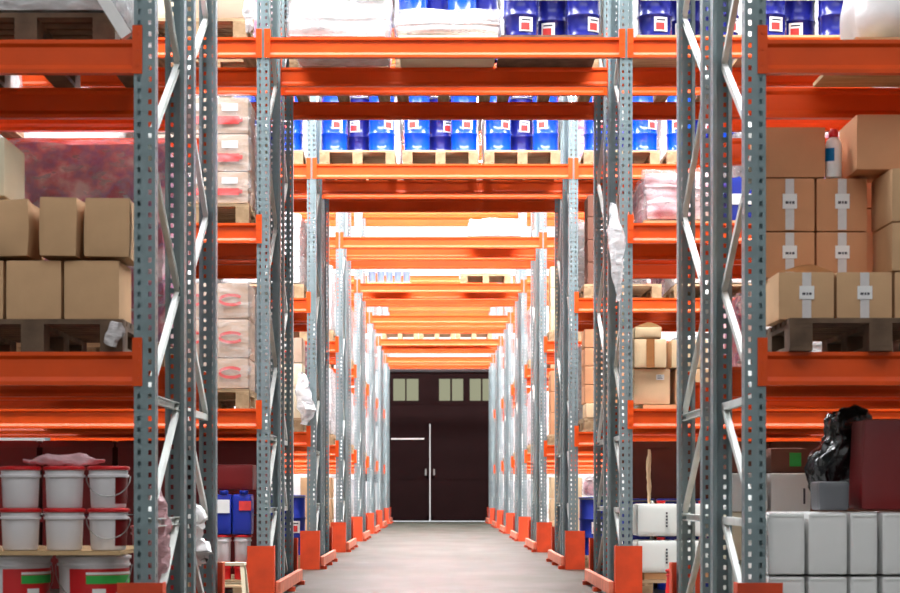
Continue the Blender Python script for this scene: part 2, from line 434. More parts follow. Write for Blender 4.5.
D0, PER, GAP, DEP = 8.8, 5.86, 0.3, 1.1
PAIRD = [8.8, 14.8, 20.52, 26.38, 32.24, 38.1, 43.96, 49.82]
def rowd(r): return PAIRD[r // 2] + (0 if r % 2 == 0 else DEP + GAP)   # near face of row r (0-based)
LZ = [0, 1.42, 2.80, 4.18, 5.58]       # top faces of the beams
POSTX = [CX - 4.05, CX - 1.35, CX + 1.35, CX + 4.05]
NR = 16
for r in range(NR):
    d = rowd(r)
    for i, x in enumerate(POSTX):
        if i in (0, 3) and r > 5: continue
        lab = {0: 'far left steel upright frame of the %s rack row, at the outer bay end', 1: 'perforated grey upright frame left of the passage, %s rack row from the camera',
               2: 'perforated grey upright frame right of the passage, %s rack row from the camera', 3: 'far right steel upright frame of the %s rack row, at the outer bay end'}[i] % ORD[r]
        if r % 2 == 0: spawn('frame', build_frame, (x, d, 0), lab, 'rack frame', 'rack upright frames')
        else: spawn('frame', build_frame, (x, d + DEP, 0), lab, 'rack frame', 'rack upright frames', math.pi)
    for b in range(3):
        xm = (POSTX[b] + POSTX[b + 1]) / 2
        for lv in (1, 2, 3, 4):
            if b == 1 and lv < 3: continue
            if lv == 4 and r < 4: continue
            if lv == 3 and r < 2: continue
            for face in (0, 1):
                place = ['in the left bay', 'across the passage', 'in the right bay'][b]
                lab = 'orange %s-level rack beam %s, %s of the %s rack row' % (LEV[lv], place, ['near side', 'far side'][face], ORD[r])
                if face == 0: spawn('beam', build_beam, (xm, d, LZ[lv] - .148), lab, 'rack beam', 'orange rack beams')
                else: spawn('beam', build_beam, (xm, d + DEP, LZ[lv] - .148), lab, 'rack beam', 'orange rack beams', math.pi)
    if r % 2 == 0:
        for s, x in ((1, POSTX[1]), (-1, POSTX[2])):
            lab = 'orange floor guard with low rail %s of the passage, %s rack pair' % ('left' if s > 0 else 'right', ORD[r // 2])
            if s > 0: spawn('barL', lambda: build_barrier(0), (x, d, 0), lab, 'rack guard', 'orange floor guards')
            else: spawn('barR', lambda: build_barrier(0), (x, d + 2.5, 0), lab, 'rack guard', 'orange floor guards', math.pi)

# ------------------------------------------------------------------ stock kit
def build_pallet(w=.8, dp=1.09, wm=('wood', 'woody', 'block')):
    r = empty('pallet')
    d = MB(); n = 9
    for k in range(n):
        y = -dp / 2 + .05 + k * (dp - .1) / (n - 1); d.box(-w / 2, w / 2, y - .047, y + .047, .122, .144)
    d.done('deck', wm[0], r)
    for x in (-w / 2 + .05, 0, w / 2 - .05):
        MB().box(x - .05, x + .05, -dp / 2, dp / 2, .1, .1215).done('stringer_board', wm[1], r)
        for y in (-dp / 2 + .07, 0, dp / 2 - .07):
            MB().box(x - .05, x + .05, y - .07, y + .07, .0225, .0995).done('block', wm[2], r)
        MB().box(x - .05, x + .05, -dp / 2, dp / 2, 0, .022).done('bottom_board', wm[1], r)
    return r
M['shadewood'] = mat_wood('shade_darkened_pallet_wood', (84, 66, 54), (124, 100, 80), 'N')  # same pallet wood with shade put into a darker colour
def pallet(x, y, z, label, w=.8, shaded=False):
    return spawn('pallet%.2f%d' % (w, shaded), lambda: build_pallet(w, wm=('shadewood',) * 3) if shaded else build_pallet(w), (x, y, z + .001), label, 'pallet', 'wooden pallets')
PH = .146

def build_carton(w, d, h, m='kraft', bulge=.006, ns=0.0, seed=0, tape=None, plabel=None, mark=None, seam=True, flap=False, ztop=False):
    """carton: origin bottom centre of its near face; depth towards +y"""
    body = MB().softbox(w, d, h, 8, bulge, .006, ns, 6, seed, ztop=ztop or bulge > .013).move((0, d / 2, 0))
    r = empty('cardboard_box')
    body.done('box_body', m, r, smooth=True)
    f = -bulge - .003 - ns * .6
    if seam:
        s = MB(); s.box(-.028, .028, d * .12, d * .88, h + .0005, h + .0015)
        s.done('sealing_tape', 'tape_brown', r)
    if tape == 'white':
        MB().box(-.02, .02, f - .001, f, .006, h - .004).done('tape_strip', 'tape', r)
        lb = MB().box(-.033, .033, f - .0035, f - .002, h * .42, h * .70).done('paper_label', 'paper', r)
        t = MB()
        for k, (a, b) in enumerate(((-.02, -.006), (-.002, .006), (.010, .021))): t.box(a, b, f - .0045, f - .0036, h * .51, h * .56)
        t.done('print', 'ink', lb)
    if tape == 'brown':
        MB().box(-.03, .03, f - .001, f, .0, h).done('tape_strip', 'tape_brown', r)
    if plabel:
        lx, lz, lw, lh = plabel
        lb = MB().box(lx - lw / 2, lx + lw / 2, f - .002, f - .0005, lz - lh / 2, lz + lh / 2).done('paper_label', 'paper', r)
        t = MB()
        for k in range(3): t.box(lx - lw * .35, lx + lw * (.1 + .1 * ((k * 7) % 3)), f - .003, f - .0021, lz + lh * (.22 - k * .24), lz + lh * (.30 - k * .24))
        t.done('print', 'ink', lb)
    if mark == 'oval':      # red ring with an arrow-like gap
        t = MB(); pts = []
        for k in range(15):
            a = R(35 + k * 21); pts.append((math.cos(a) * .085, f - .001, h * .52 + math.sin(a) * .036))
        t.tube(pts, .011, 4)
        for v in t.bm.verts: v.co.y = f - .001 if v.co.y < f - .001 else f + .001
        t.done('printed_mark', 'redmark', r)
    if mark == 'patch':
        t = MB(); t.prism_x([(f - .0015, h * .25), (f - .0015, h * .47), (f, h * .47), (f, h * .25)], -.10, .06)
        t.prism_x([(f - .0016, h * .31), (f - .0016, h * .43), (f, h * .43), (f, h * .31)], .06, .085)
        t.done('printed_mark', 'redmark', r)
        MB().box(-.07, .05, f - .0015, f, h * .62, h * .82).done('paper_label', 'paper', r)
    if flap:
        fl = MB(); fl.bar((-w / 2 + .004, .006, h + .002), (-w / 2 + .004, -.0, h + .05), .003, .004)
        fl = MB()
        vs = [fl.bm.verts.new(p) for p in ((-w / 2, .004, h), (w / 2, .004, h), (w * .12, -.01, h + .03), (-w * .05, -.012, h + .032))]
        fl.bm.faces.new(vs); bmesh.ops.solidify(fl.bm, geom=fl.bm.faces[:], thickness=.004)
        fl.done('flap', m, r)
    return r
def carton(key, x, y, z, label, w, d, h, rz=0, rx=0, ry=0, group=None, **kw):
    return spawn('carton' + key, lambda: build_carton(w, d, h, **kw), (x, y, z), label, 'box', group, rz, rx, ry)

def build_drum(rad=.137, h=.53, m='blue', lab=0):
    r = empty('steel_drum')
    H = h
    pf = [(0, .012), (rad - .012, .012), (rad - .008, 0), (rad + .002, 0), (rad + .002, .012), (rad - .002, .02)]
    for f in (.30, .62):
        z = H * f; pf += [(rad - .002, z - .016), (rad + .005, z - .006), (rad + .005, z + .006), (rad - .002, z + .016)]
    pf += [(rad - .002, H - .03), (rad - .002, H - .02)]
    MB().lathe(pf, 32).done('drum_body', m, r, smooth=True)
    MB().lathe([(rad - .004, H - .022), (rad + .007, H - .02), (rad + .007, H - .004), (rad - .006, H), (rad - .012, H - .012), (0, H - .012)], 32).done('drum_lid', m, r, smooth=True)
    MB().lathe([(rad - .0, H - .026), (rad + .010, H - .022), (rad + .010, H - .012), (rad, H - .008)], 32).done('clamp_ring', 'zinc', r, smooth=True)
    def patch(a0, a1, z0, z1, name, mm, par, off=.0035):
        p = MB(); n = 8
        lo = [p.bm.verts.new(((rad + off) * math.sin(a0 + (a1 - a0) * k / n), -(rad + off) * math.cos(a0 + (a1 - a0) * k / n), z0)) for k in range(n + 1)]
        hi = [p.bm.verts.new((v.co.x, v.co.y, z1)) for v in lo]
        for k in range(n): p.bm.faces.new((lo[k], lo[k + 1], hi[k + 1], hi[k]))
        bmesh.ops.recalc_face_normals(p.bm, faces=p.bm.faces)
        bmesh.ops.solidify(p.bm, geom=p.bm.faces[:], thickness=.0012)
        return p.done(name, mm, par, smooth=True)
    a = [R(14), R(-18), R(34)][lab % 3]
    L0 = .37 if lab < 3 else .06
    if lab < 9:
        lb = patch(a - R(22), a + R(24), H * L0, H * (L0 + .2), 'drum_label', 'paper', r)
        patch(a - R(16), a + R(12), H * (L0 + .02), H * (L0 + .12), 'print', 'redmark', lb, .0048)
        patch(a - R(14), a + R(16), H * (L0 + .15), H * (L0 + .17), 'print', 'ink', lb, .0048)
    return r
def drum(x, y, z, label, m='blue', lab=0, h=.53, rad=.137, rz=0, group='blue steel drums'):
    return spawn('drum%s%d%.2f%.3f' % (m, lab, h, rad), lambda: build_drum(rad, h, m, lab), (x, y, z + .001), label, 'drum', group, rz)

def build_bucket(rt, rb, h, m='bucketw', lid='red', band=None, handle=True):
    r = empty('plastic_bucket')
    MB().lathe([(0, 0), (rb - .004, 0), (rb, .006), (rt - .006, h - .05), (rt + .002, h - .048), (rt + .002, h - .038), (rt - .004, h - .036), (rt - .003, h - .014), (rt - .02, h - .014)], 28).done('bucket_body', m, r, smooth=True)
    MB().lathe([(rt + .001, h - .018), (rt + .005, h - .014), (rt + .005, h - .004), (rt - .006, h), (rt - .012, h - .006), (0, h - .006)], 28).done('lid', lid, r, smooth=True)
    def wrap(a0, a1, z0, z1, mm, name, par, off=.002):
        p = MB(); n = 12
        def rr(z): return rb + (rt - .006 - rb) * (z / (h - .05)) + off
        lo = [p.bm.verts.new((rr(z0) * math.sin(a0 + (a1 - a0) * k / n), -rr(z0) * math.cos(a0 + (a1 - a0) * k / n), z0)) for k in range(n + 1)]
        hi = [p.bm.verts.new((rr(z1) * math.sin(a0 + (a1 - a0) * k / n), -rr(z1) * math.cos(a0 + (a1 - a0) * k / n), z1)) for k in range(n + 1)]
        for k in range(n): p.bm.faces.new((lo[k], lo[k + 1], hi[k + 1], hi[k]))
        bmesh.ops.recalc_face_normals(p.bm, faces=p.bm.faces); bmesh.ops.solidify(p.bm, geom=p.bm.faces[:], thickness=.001)
        return p.done(name, mm, par, smooth=True)
    if band == 'redgreen':
        lb = wrap(R(-38), R(100), h * .06, h * .84, 'red', 'label', r)
        wrap(R(-8), R(100), h * .66, h * .76, 'green', 'stripe', lb, .004)
        wrap(R(-8), R(100), h * .77, h * .80, 'paper', 'stripe', lb, .004)
        wrap(R(2), R(24), h * .44, h * .60, 'paper', 'print', lb, .004)
        wrap(R(34), R(70), h * .30, h * .40, 'green', 'print', lb, .004)
    if band == 'redside':
        wrap(R(22), R(130), h * .10, h * .76, 'maroon', 'label', r)
    if handle:
        p = MB(); pts = []
        for k in range(13):
            a = math.pi * k / 12; pts.append((-(rt + .008) * math.cos(a), -(rt + .010) * math.sin(a) * .92 - .002, h - .045 - math.sin(a) * rt * 1.0))
        p.tube(pts, .0022, 5); p.done('wire_handle', 'zinc', r, smooth=True)
    return r
def bucket(key, x, y, z, label, rt, rb, h, group=None, rz=0, **kw):
    return spawn('bucket' + key, lambda: build_bucket(rt, rb, h, **kw), (x, y, z + .001), label, 'bucket', group, rz)

def build_canister(w, d, h, m='milky', cap='red', text=True, full=False):
    """jerrycan: origin bottom centre of its near face"""
    r = empty('jerrycan')
    MB().softbox(w, d, h * (.99 if full else .905), 9, .002, .012).move((0, d / 2, 0)).done('can_body', m, r, smooth=True)
    if full:
        p = MB()
        p.box(-w * .46, w * .46, -.0045, -.0025, h * .93, h * .945); p.done('lid_seam', 'milky', r)
        tt = MB()
        tt.box(w * .30, w * .35, -.0045, -.003, h * .2, h * .6) if text else tt.box(-w * .2, w * .2, -.0045, -.003, h * .03, h * .045)
        tt.done('print' if text else 'moulded_ridge', 'ink' if text else m, r)
        return r
    n = MB().lathe([(.028, 0), (.028, h * .02), (0, h * .02)], 16)
    n.move((w * .1, d * .12, h * .90)); n.done('neck', m, r, smooth=True)
    c = MB().lathe([(.001, .0), (.031, 0), (.033, .004), (.033, h * .065), (.029, h * .075), (0, h * .075)], 18); c.move((w * .1, d * .12, h * .918)); c.done('screw_cap', cap, r, smooth=True)
    hd = MB(); hd.tube([(-w * .05, d * .45, h * .895), (-w * .05, d * .5, h * .955), (-w * .05, d * .75, h * .955), (-w * .05, d * .82, h * .895)], .011, 8); hd.done('handle', m, r, smooth=True)
    if text:
        t = MB()
        for k in range(5): t.box(w * .2, w * .245, -.0065, -.0045, h * (.62 - .09 * k), h * (.675 - .09 * k))
        t.done('print', 'ink', r)
    return r
def canister(key, x, y, z, label, w, d, h, group=None, **kw):
    return spawn('can' + key, lambda: build_canister(w, d, h, **kw), (x, y, z + .001), label, 'canister', group)

def build_load(w, d, h, stock='whitestock', film='film', layers=4, seed=1, ns=.02, tape=0.0):
    """stack under stretch film: origin bottom centre"""
    r = empty('wrapped_load')
    MB().softbox(w, d, h, 9, .012, .035, ns, 5, seed, layers, .016, 0.002, tape, True).done('stack', stock, r, smooth=True)
    MB().softbox(w + .035, d + .035, h + .025, 12, .016, .03, ns * 1.1, 5, seed, layers, .006, 0.0, tape, True).done('film', film, r, smooth=True)
    return r
def load(key, x, y, z, label, w, d, h, group='wrapped pallet loads', **kw):
    return spawn('load' + key, lambda: build_load(w, d, h, **kw), (x, y, z + .002), label, 'wrapped goods', group)

def crumple(name, pts, rad, m, label, cat, seed=3, ns=.5, n=10):
    """bunched film: a wrinkled blob swept along points (own thickness)"""
    mb = MB(); P = [Vector(p) for p in pts]
    fine = []
    for i in range(len(P) - 1):
        for k in range(5): fine.append((P[i].lerp(P[i + 1], k / 5), rad[i] + (rad[i + 1] - rad[i]) * k / 5))
    fine.append((P[-1], rad[-1]))
    mb.tube([p for p, _ in fine], [q for _, q in fine], n)
    for v in mb.bm.verts:
        q = v.co * 22 + Vector((seed, seed * 2.3, 0)); v.co += noise.noise_vector(q) * ns * sum(rad) / len(rad) + noise.noise_vector(q * 2.4) * ns * .35 * sum(rad) / len(rad)
    o = mb.done(name, m, None, smooth=True)
    o['label'] = label; o['category'] = cat; o['kind'] = 'thing'
    return o
def single(o, label, cat, group=None):
    o['label'] = label; o['category'] = cat; o['kind'] = 'thing'
    if group: o['group'] = group
    return o

INL, INR = CX - 1.35 - .06, CX + 1.35 + .06       # inner limits of the side bays
def ym(r): return rowd(r) + DEP / 2

# ------------------------------------------------------------------ first row, left bay
y0 = D0
# lowest level: pallet with bulging cartons
pallet(-1.79, ym(0), LZ[1], 'dark wooden pallet under the bulging cartons, lowest level of the near left bay', shaded=True)
zb = LZ[1] + PH
xs = [wx(-24.5, y0 + .03), wx(33.5, y0 + .03), wx(91.5, y0 + .03)]
for i, x in enumerate(xs):
    carton('L1a', x, y0 + .03, zb, 'plain brown carton, bottom tier of the near left stack, %s' % ['cut by the picture edge', 'in the middle', 'next to the upright'][i], .246, .36, .262, bulge=.003, group='cartons in the near left bay')
zb2 = zb + .27
carton('L1b', wx(-15, y0 + .02), y0 + .02, zb2 + .006, 'sagging brown carton on the upper tier at the left picture edge', .385, .38, .25, ry=R(-1.5), bulge=.02, ns=.012, seed=4)
carton('L1c', wx(58, y0 + .01), y0 + .0, zb2 + .008, 'bulging brown carton, left one of the leaning upper pair beside the upright', .165, .38, .262, ry=R(.8), rz=R(-1), bulge=.008, ns=.005, ztop=True, seed=5)
carton('L1d', wx(106, y0 + .01), y0 + .015, zb2 + .006, 'bulging brown carton with crumpled top edge, leaning against the front left upright', .20, .38, .262, ry=R(1.0), rz=R(1), bulge=.008, ns=.005, ztop=True, seed=6)
carton('L1e', wx(-32, y0 + .12), y0 + .12, zb2 + .29, 'tall cream carton standing on top of the near left carton stack', .33, .44, .265, m='kraft_cream')
crumple('film_wad', [(wx(110, 8.75), 8.77, LZ[1] + .03), (wx(113, 8.75), 8.772, LZ[1] + .07), (wx(115, 8.75), 8.774, LZ[1] + .12)], [.03, .04, .03], 'film_thick', 'wad of crumpled film at the corner of the near left pallet', 'plastic film', 5)
# second level
pallet(-1.84, ym(0) + .10, LZ[2], 'wooden pallet overhead in the near left bay, second level, under grey wrapped goods', shaded=True)
load('Lg', -1.84, ym(0) + .12, LZ[2] + PH, 'grey film wrapped goods on second level of the near left bay', .8, 1.1, .8, stock='greystock', film='film_white', layers=5, seed=8)
MBo = MB(); MBo.box(-.026, .026, 0, .05, 0, .36)
o = MBo.done('white_board', 'paper', None); o.location = (-1.375, 8.81, LZ[2] + .02); o.rotation_euler = (0, R(-32), 0)
single(o, 'white board leaning beside the grey wrapped pallet at top left', 'board')
# floor: buckets
pallet(-1.80, ym(0), 0, 'wooden floor pallet under the paint buckets of the near left bay')
for i, px in enumerate((-18, 26, 93)):
    bucket('rg', [wx(-64, 9.0), wx(15, 9.0), wx(94, 9.0)][i], 9.0, PH, 'large red paint bucket with green stripe, %s' % ['cut by the left picture edge', 'with its wire handle hanging down', 'beside the front left upright'][i], .163, .148, .37, rz=R([-40, 30, 5][i]), band='redgreen', lid='bucketw', group='large red paint buckets')
zp = PH + .372
ply = MB(); n = 14
for k in range(n):
    xa, xb = -2.25 + k * .85 / n, -2.25 + (k + 1) * .85 / n
    za, zc = .006 * math.sin(k * .5), .006 * math.sin((k + 1) * .5)
    ply.prism_x([(8.80, 0), (9.75, 0), (9.75, .018), (8.80, .018)], xa, xb)
o = ply.done('plywood_sheet', 'ply', None); o.location = (0, 0, zp + .002)
single(o, 'thin plywood sheet between white buckets above and red buckets below', 'board')
zp += .022
for t in range(2):
    for i, px in enumerate((-23.5, 20.5, 64.5, 108.5)):
        bucket('w%d' % (1 if i == 3 else 0), wx(px, 8.93), 8.93, zp + t * .188, 'small white bucket with red lid, %s tier, %s' % (['lower', 'upper'][t], ['at the left picture edge', 'second from the left edge', 'just left of the red-labelled one', 'red-labelled, beside the front left upright'][i]), .090, .078, .186, group='small white buckets with red lids', band='redside' if i == 3 else None, handle=(i == 3), rz=R(8))
crumple('film_wad', [(wx(24, 8.95), 8.95, zp + .402), (wx(55, 8.95), 8.93, zp + .405), (wx(85, 8.95), 8.95, zp + .40), (wx(104, 8.95), 8.96, zp + .40)], [.012, .026, .028, .012], 'film_pink', 'crumpled pinkish film lying on the lids of the small white buckets', 'plastic film', 9, .8)

# second row, left bay: wrapped red and white goods behind the cartons
y1 = rowd(1)
pallet(-1.80, ym(1), LZ[1], 'wooden pallet of the red and white wrapped goods behind the near left cartons')
load('Lp', -1.80, ym(1), LZ[1] + PH, 'red and white bagged goods under clear film behind the near left cartons', .8, 1.03, 1.03, stock='redstock', film='film', layers=5, seed=3, ns=.03)

# hanging film on the frames of the left side
crumple('hanging_film', [(wx(157, 9.4), 9.35, wz(483, 9.4)), (wx(160, 9.4), 9.37, wz(515, 9.4)), (wx(160, 9.4), 9.36, wz(550, 9.4)), (wx(158, 9.4), 9.38, wz(580, 9.4))], [.02, .05, .055, .03], 'film_pink', 'pinkish film bundle hanging inside the front left upright frame', 'plastic film', 2, .7)
crumple('hanging_film', [(wx(192, 10.8), 10.80, wz(503, 10.8)), (wx(199, 10.8), 10.78, wz(518, 10.8)), (wx(197, 10.8), 10.8, wz(538, 10.8)), (wx(203, 10.8), 10.78, wz(552, 10.8)), (wx(196, 10.8), 10.8, wz(564, 10.8))], [.015, .045, .03, .06, .02], 'bagfilm', 'white torn film hanging on the second left upright frame', 'plastic film', 7, .8)
o = spawn('redbin', lambda: build_bucket(.15, .12, .62, m='red', lid='red', handle=False), (-1.50, 10.75, .001), 'red tub on the floor below the torn white film, left', 'tub')

# ------------------------------------------------------------------ first row, right bay
XRc = 1.95
pallet(XRc, ym(0) - .06, LZ[1], 'wooden pallet carrying the taped cartons, lowest level of the near right bay', shaded=True)
zb = LZ[1] + PH
fy = D0 + .04
def pr(px, d): return wx(px, d)
carton('R1a', pr(806.5, fy), fy, zb, 'half open brown carton at the front left of the near right stack', .248, .42, .212, bulge=.002, group=None, m='kraft', tape='white', flap=True, seam=False)
carton('R1b', pr(864.5, fy), fy, zb, 'brown taped carton in the bottom tier, right of the half open carton', .248, .42, .212, bulge=.002, m='kraft', tape='white')
carton('R1c', pr(922.5, fy), fy, zb, 'brown carton in the bottom tier cut by the right picture edge', .248, .42, .212, bulge=.002, m='kraft', tape='white')
by = 9.14
zt = zb + .216
for t, (h, m) in enumerate(((.212, 'kraft_red'), (.244, 'kraft_red'))):
    for i, px in enumerate((789.5, 842)):
        carton('R2%d' % t, pr(px, by), by, zt, 'red-brown carton with white tape label, %s tier, %s' % (['lower middle', 'upper middle'][t], ['next to the front right upright', 'right of the one at the upright'][i]), .234, .38, h, m=m, tape='white', seam=False, bulge=.003, group='red-brown cartons with white tape')
    zt += h + .003
carton('R4', pr(794, by), by, zt, 'large plain red-brown carton on top, left of the spray bottle', .29, .38, .232, m='kraft_red', seam=False, bulge=.003)
# white bottle
def build_bottle():
    r = empty('spray_bottle')
    MB().lathe([(0, 0), (.034, 0), (.038, .005), (.038, .150), (.032, .175), (.017, .187), (.017, .194), (0, .194)], 24).done('bottle_body', 'white', r, smooth=True)
    MB().lathe([(.0, .188), (.022, .188), (.024, .192), (.022, .212), (.015, .226), (0, .226)], 18).done('cap', 'red', r, smooth=True)
    p = MB(); n = 10
    lo = [p.bm.verts.new((.0395 * math.sin(R(-85 + 80 * k / n)), -.0395 * math.cos(R(-85 + 80 * k / n)), .075)) for k in range(n + 1)]
    hi = [p.bm.verts.new((v.co.x, v.co.y, .135)) for v in lo]
    for k in range(n): p.bm.faces.new((lo[k], lo[k + 1], hi[k + 1], hi[k]))
    bmesh.ops.solidify(p.bm, geom=p.bm.faces[:], thickness=.001)
    p.done('label', 'cyan', r, smooth=True)
    return r
spawn('bottle', build_bottle, (pr(835, by) + .001, by + .04, zt + .002), 'white bottle with red cap and blue label on the carton stack', 'bottle')
carton('R5', pr(886, 8.95) - .005, 8.98, zt + .01, 'brown carton top right, beside the white bottle with its side lit', .24, .40, .25, m='kraft_red', seam=False, bulge=.003)
o = carton('R6', pr(924, fy), fy + .0, zb + .216, 'brown carton at the right picture edge, lower of two', .285, .40, .215, m='kraft', bulge=.004)
o = carton('R7', pr(924, fy), fy + .0, zb + .216 + .219, 'brown carton at the right picture edge, upper of two', .285, .40, .238, m='kraft', bulge=.004, rz=R(1))
# second level of the near right bay
o = MB().box(-.34, .34, -.5, .5, 0, .02).done('wooden_board', 'ply', None); o.location = (2.2, ym(0), LZ[2] + .002); single(o, 'board under the big white bag, second level near right bay', 'board')
o = MB().softbox(.66, .8, .75, 14, .08, .14, .07, 4, 5, taper=.42, ztop=True).done('white_bag', 'bagfilm', None, smooth=True)
o.location = (2.27, ym(0), LZ[2] + .024); single(o, 'big white film bag on the second level at the top right corner', 'bag')
# floor: white canisters
pallet(1.92, ym(0), 0, 'wooden floor pallet under the white canisters of the near right bay')
zc = PH
for t in range(2):
    for i, px in enumerate((786.5, 828, 864, 899)):
        w = [.168, .176, .125, .150][i]
        canister('R%d' % i, pr(px, 8.86), 8.86, zc + t * .284, 'white canister, %s tier, %s' % (['lower', 'upper'][t], ['beside the front right upright', 'second from the front right upright', 'narrow one under the red crate', 'at the right picture edge'][i]), w, .62, .28, m='white', cap='white', text=False, full=True, group='white canisters of the near right bay')
ztop = zc + .283 * 2
ztop += .003
zr = ztop
o = MB().softbox(.48, .30, .41, 9, .003, .018, 0, 5, 0, 0, 0, 0, .07).done('red_crate', 'maroon', None, smooth=True)
o.location = (pr(908, 9.05), 9.08, zr + .004); single(o, 'dark red plastic crate standing on the white canisters at right edge', 'crate')
o = MB().softbox(.135, .2, .13, 8, .004, .012, 0, 5, 0, 0, 0, 0, -.06).done('grey_tub', 'darkgrey', None, smooth=True)
o.location = (pr(833, 8.98), 9.06, zr + .002); single(o, 'small grey plastic tub beside the dark red crate', 'tub')
mb = MB().softbox(.20, .18, .43, 22, .02, .05, .05, 7, 3, ztop=True)
for v in mb.bm.verts:
    q = noise.noise_vector(v.co * 26) * .016 + noise.noise_vector(v.co * 55) * .006
    k = min(1, v.co.z / .05); v.co += Vector((q.x, q.y, q.z * k)) + Vector((.05 * max(0, v.co.z - .2) / .2, 0, 0)) * k
o = mb.done('black_bag', 'black', None, smooth=True)
o.location = (pr(836, 9.38), 9.375, zr + .012); single(o, 'crumpled glossy black plastic bag behind the grey tub', 'bag')

# second row, right bay: white boxed canisters behind the upright
pallet(1.905, ym(1), 0, 'floor pallet behind the white canisters, second row right bay')
zz = PH
d1 = rowd(1) + .02
for i, px in enumerate((748, 791)):
    nm = ['next to the upright', 'farther right'][i]
    canister('S0', wx(px, d1), d1, zz, 'pale canister on the floor pallet behind the front right frame, %s' % nm, .208, .28, .30, m='milky', cap='white')
    carton('S1', wx(px, d1), d1, zz + .303, 'white unmarked carton in the middle tier behind the front right frame, %s' % nm, .208, .28, .245, m='kraft_cream', seam=False, bulge=.003)
    canister('S2', wx(px, d1), d1, zz + .552, 'white canister with dark vertical print behind the front right frame, %s' % nm, .208, .28, .20, m='white', cap='white', full=True)
    o = carton('S3', wx(px, d1), d1 + .05, zz + .756, 'dark carton on the printed white canister, %s' % (['next to the upright', 'with green label'][i]), .19, .2, .125, m='kraft_dark', seam=False, bulge=.002)
    if i: MB().box(.0, .06, -.008, -.006, .03, .10).done('label', 'green', o)

# ------------------------------------------------------------------ third row, left bay
y3 = rowd(2); pm3 = FPX / y3
xl = INL - .465
for lv, tiers, kind in ((2, 3, 'patch'), (1, 3, 'oval')):
    pallet(xl + .02, ym(2), LZ[lv], 'wooden pallet under red-marked cartons on the %s level, third row left bay' % LEV[lv])
    z = LZ[lv] + PH
    hs = [.225, .285, .265] if lv == 1 else [.235, .275, .27]
    for t in range(3):
        for c in range(3):
            carton('T%s%d' % (kind, t), xl - .27 + .277 * c, y3 + .04 + .004 * t, z + .006, 'beige carton with red %s, %s tier, %s level, third row left bay, %s' % ('ring' if kind == 'oval' else 'patch', ['bottom', 'middle', 'top'][t], LEV[lv], ['outer one', 'middle one', 'passage-side one'][c]), .256, .55, hs[t], m='kraft_grey', mark=kind, seam=False, bulge=.005, ns=.003, seed=t, group='beige cartons with red marks')
        z += hs[t] + .006
    f = MB().softbox(.85, .66, z - LZ[lv] - PH + .02, 12, .012, .02, .006, 6, lv + 4).done('stretch_film', 'film_thin', None, smooth=True)
    f.location = (xl + .01, y3 + .32, LZ[lv] + PH + .0012); single(f, 'clear stretch film around the red-marked cartons on the %s level at left' % LEV[lv], 'plastic film')
pallet(xl, ym(2), LZ[3], 'wooden pallet under cartons at the top left, third level of third row')
carton('Ta', xl + .18, y3 + .02, LZ[3] + PH, 'pale carton at the top of the picture, right of the left frames', .40, .5, .24, m='kraft_grey', rz=R(-4))
carton('Ta2', xl - .23, y3 + .02, LZ[3] + PH, 'pale carton at the top of the picture, glimpsed between the left frames', .38, .5, .24, m='kraft_cream')
crumple('hanging_film', [(wx(251, 14.7), 14.60, wz(-14, 14.7)), (wx(251, 14.7), 14.6, wz(8, 14.7)), (wx(250, 14.7), 14.61, wz(34, 14.7))], [.03, .045, .02], 'film_white', 'white film strip hanging by the third left upright at the top', 'plastic film', 11, .7)
# floor level
pallet(xl, ym(2), 0, 'floor pallet with buckets and blue canisters, third row left bay')
zf = PH
for c in range(2):
    n_ = ['left one', 'right one beside the upright'][c]
    x = wx([222, 242][c], y3 + .05)
    spawn('redtub', lambda: build_bucket(.067, .062, .13, m='red', lid='red', handle=False), (x, y3 + .1, zf + .001), 'small red tub below the white buckets, third row left bay, %s' % n_, 'tub', 'small red tubs')
    bucket('p', x, y3 + .1, zf + .133, 'white bucket under the blue canisters, third row left, %s' % n_, .067, .058, .20, lid='red', handle=False, group='white buckets under the blue canisters')
    cb = canister('B', x, y3 + .03, zf + .336, 'blue canister on top of white buckets, third row left, %s' % n_, .143, .2, .33, m='cobalt', cap='cobalt', text=False, group='blue canisters of the third row')
    if c == 0: MB().box(-.06, .06, -.006, -.004, .16, .26).done('paper_label', 'paper', cb)
    else: MB().prism_x([(-.006, .18), (-.006, .25), (-.004, .25), (-.004, .18)], -.02, .07).done('printed_mark', 'redmark', cb)
o = MB().softbox(.36, .3, .19, 6, .004, .01).done('red_crate', 'maroon', None, smooth=True); o.location = (wx(228, y3), y3 + .22, zf + .67); single(o, 'flat dark red crate on the blue canisters, third row left bay', 'crate')
# step stool on the aisle floor
def build_stool():
    r = empty('step_stool')
    MB().box(-.115, .115, -.08, .08, .285, .305).done('top_step', 'kraft_cream', r)
    for sx in (-1, 1):
        for sy in (-1, 1):
            MB().bar((sx * .125, sy * .13, 0), (sx * .098, sy * .06, .2845), .026, .03).done('leg', 'kraft_cream', r)
    MB().box(-.10, .10, -.125, -.06, .135, .15).done('lower_step', 'kraft_light', r)
    MB().box(-.10, .10, .09, .105, .13, .16).done('stretcher', 'kraft_cream', r)
    return r
spawn('stool', build_stool, (wx(229, 14.0), 14.0, 0), 'small pale wooden step stool beside the orange guard, left', 'stool')

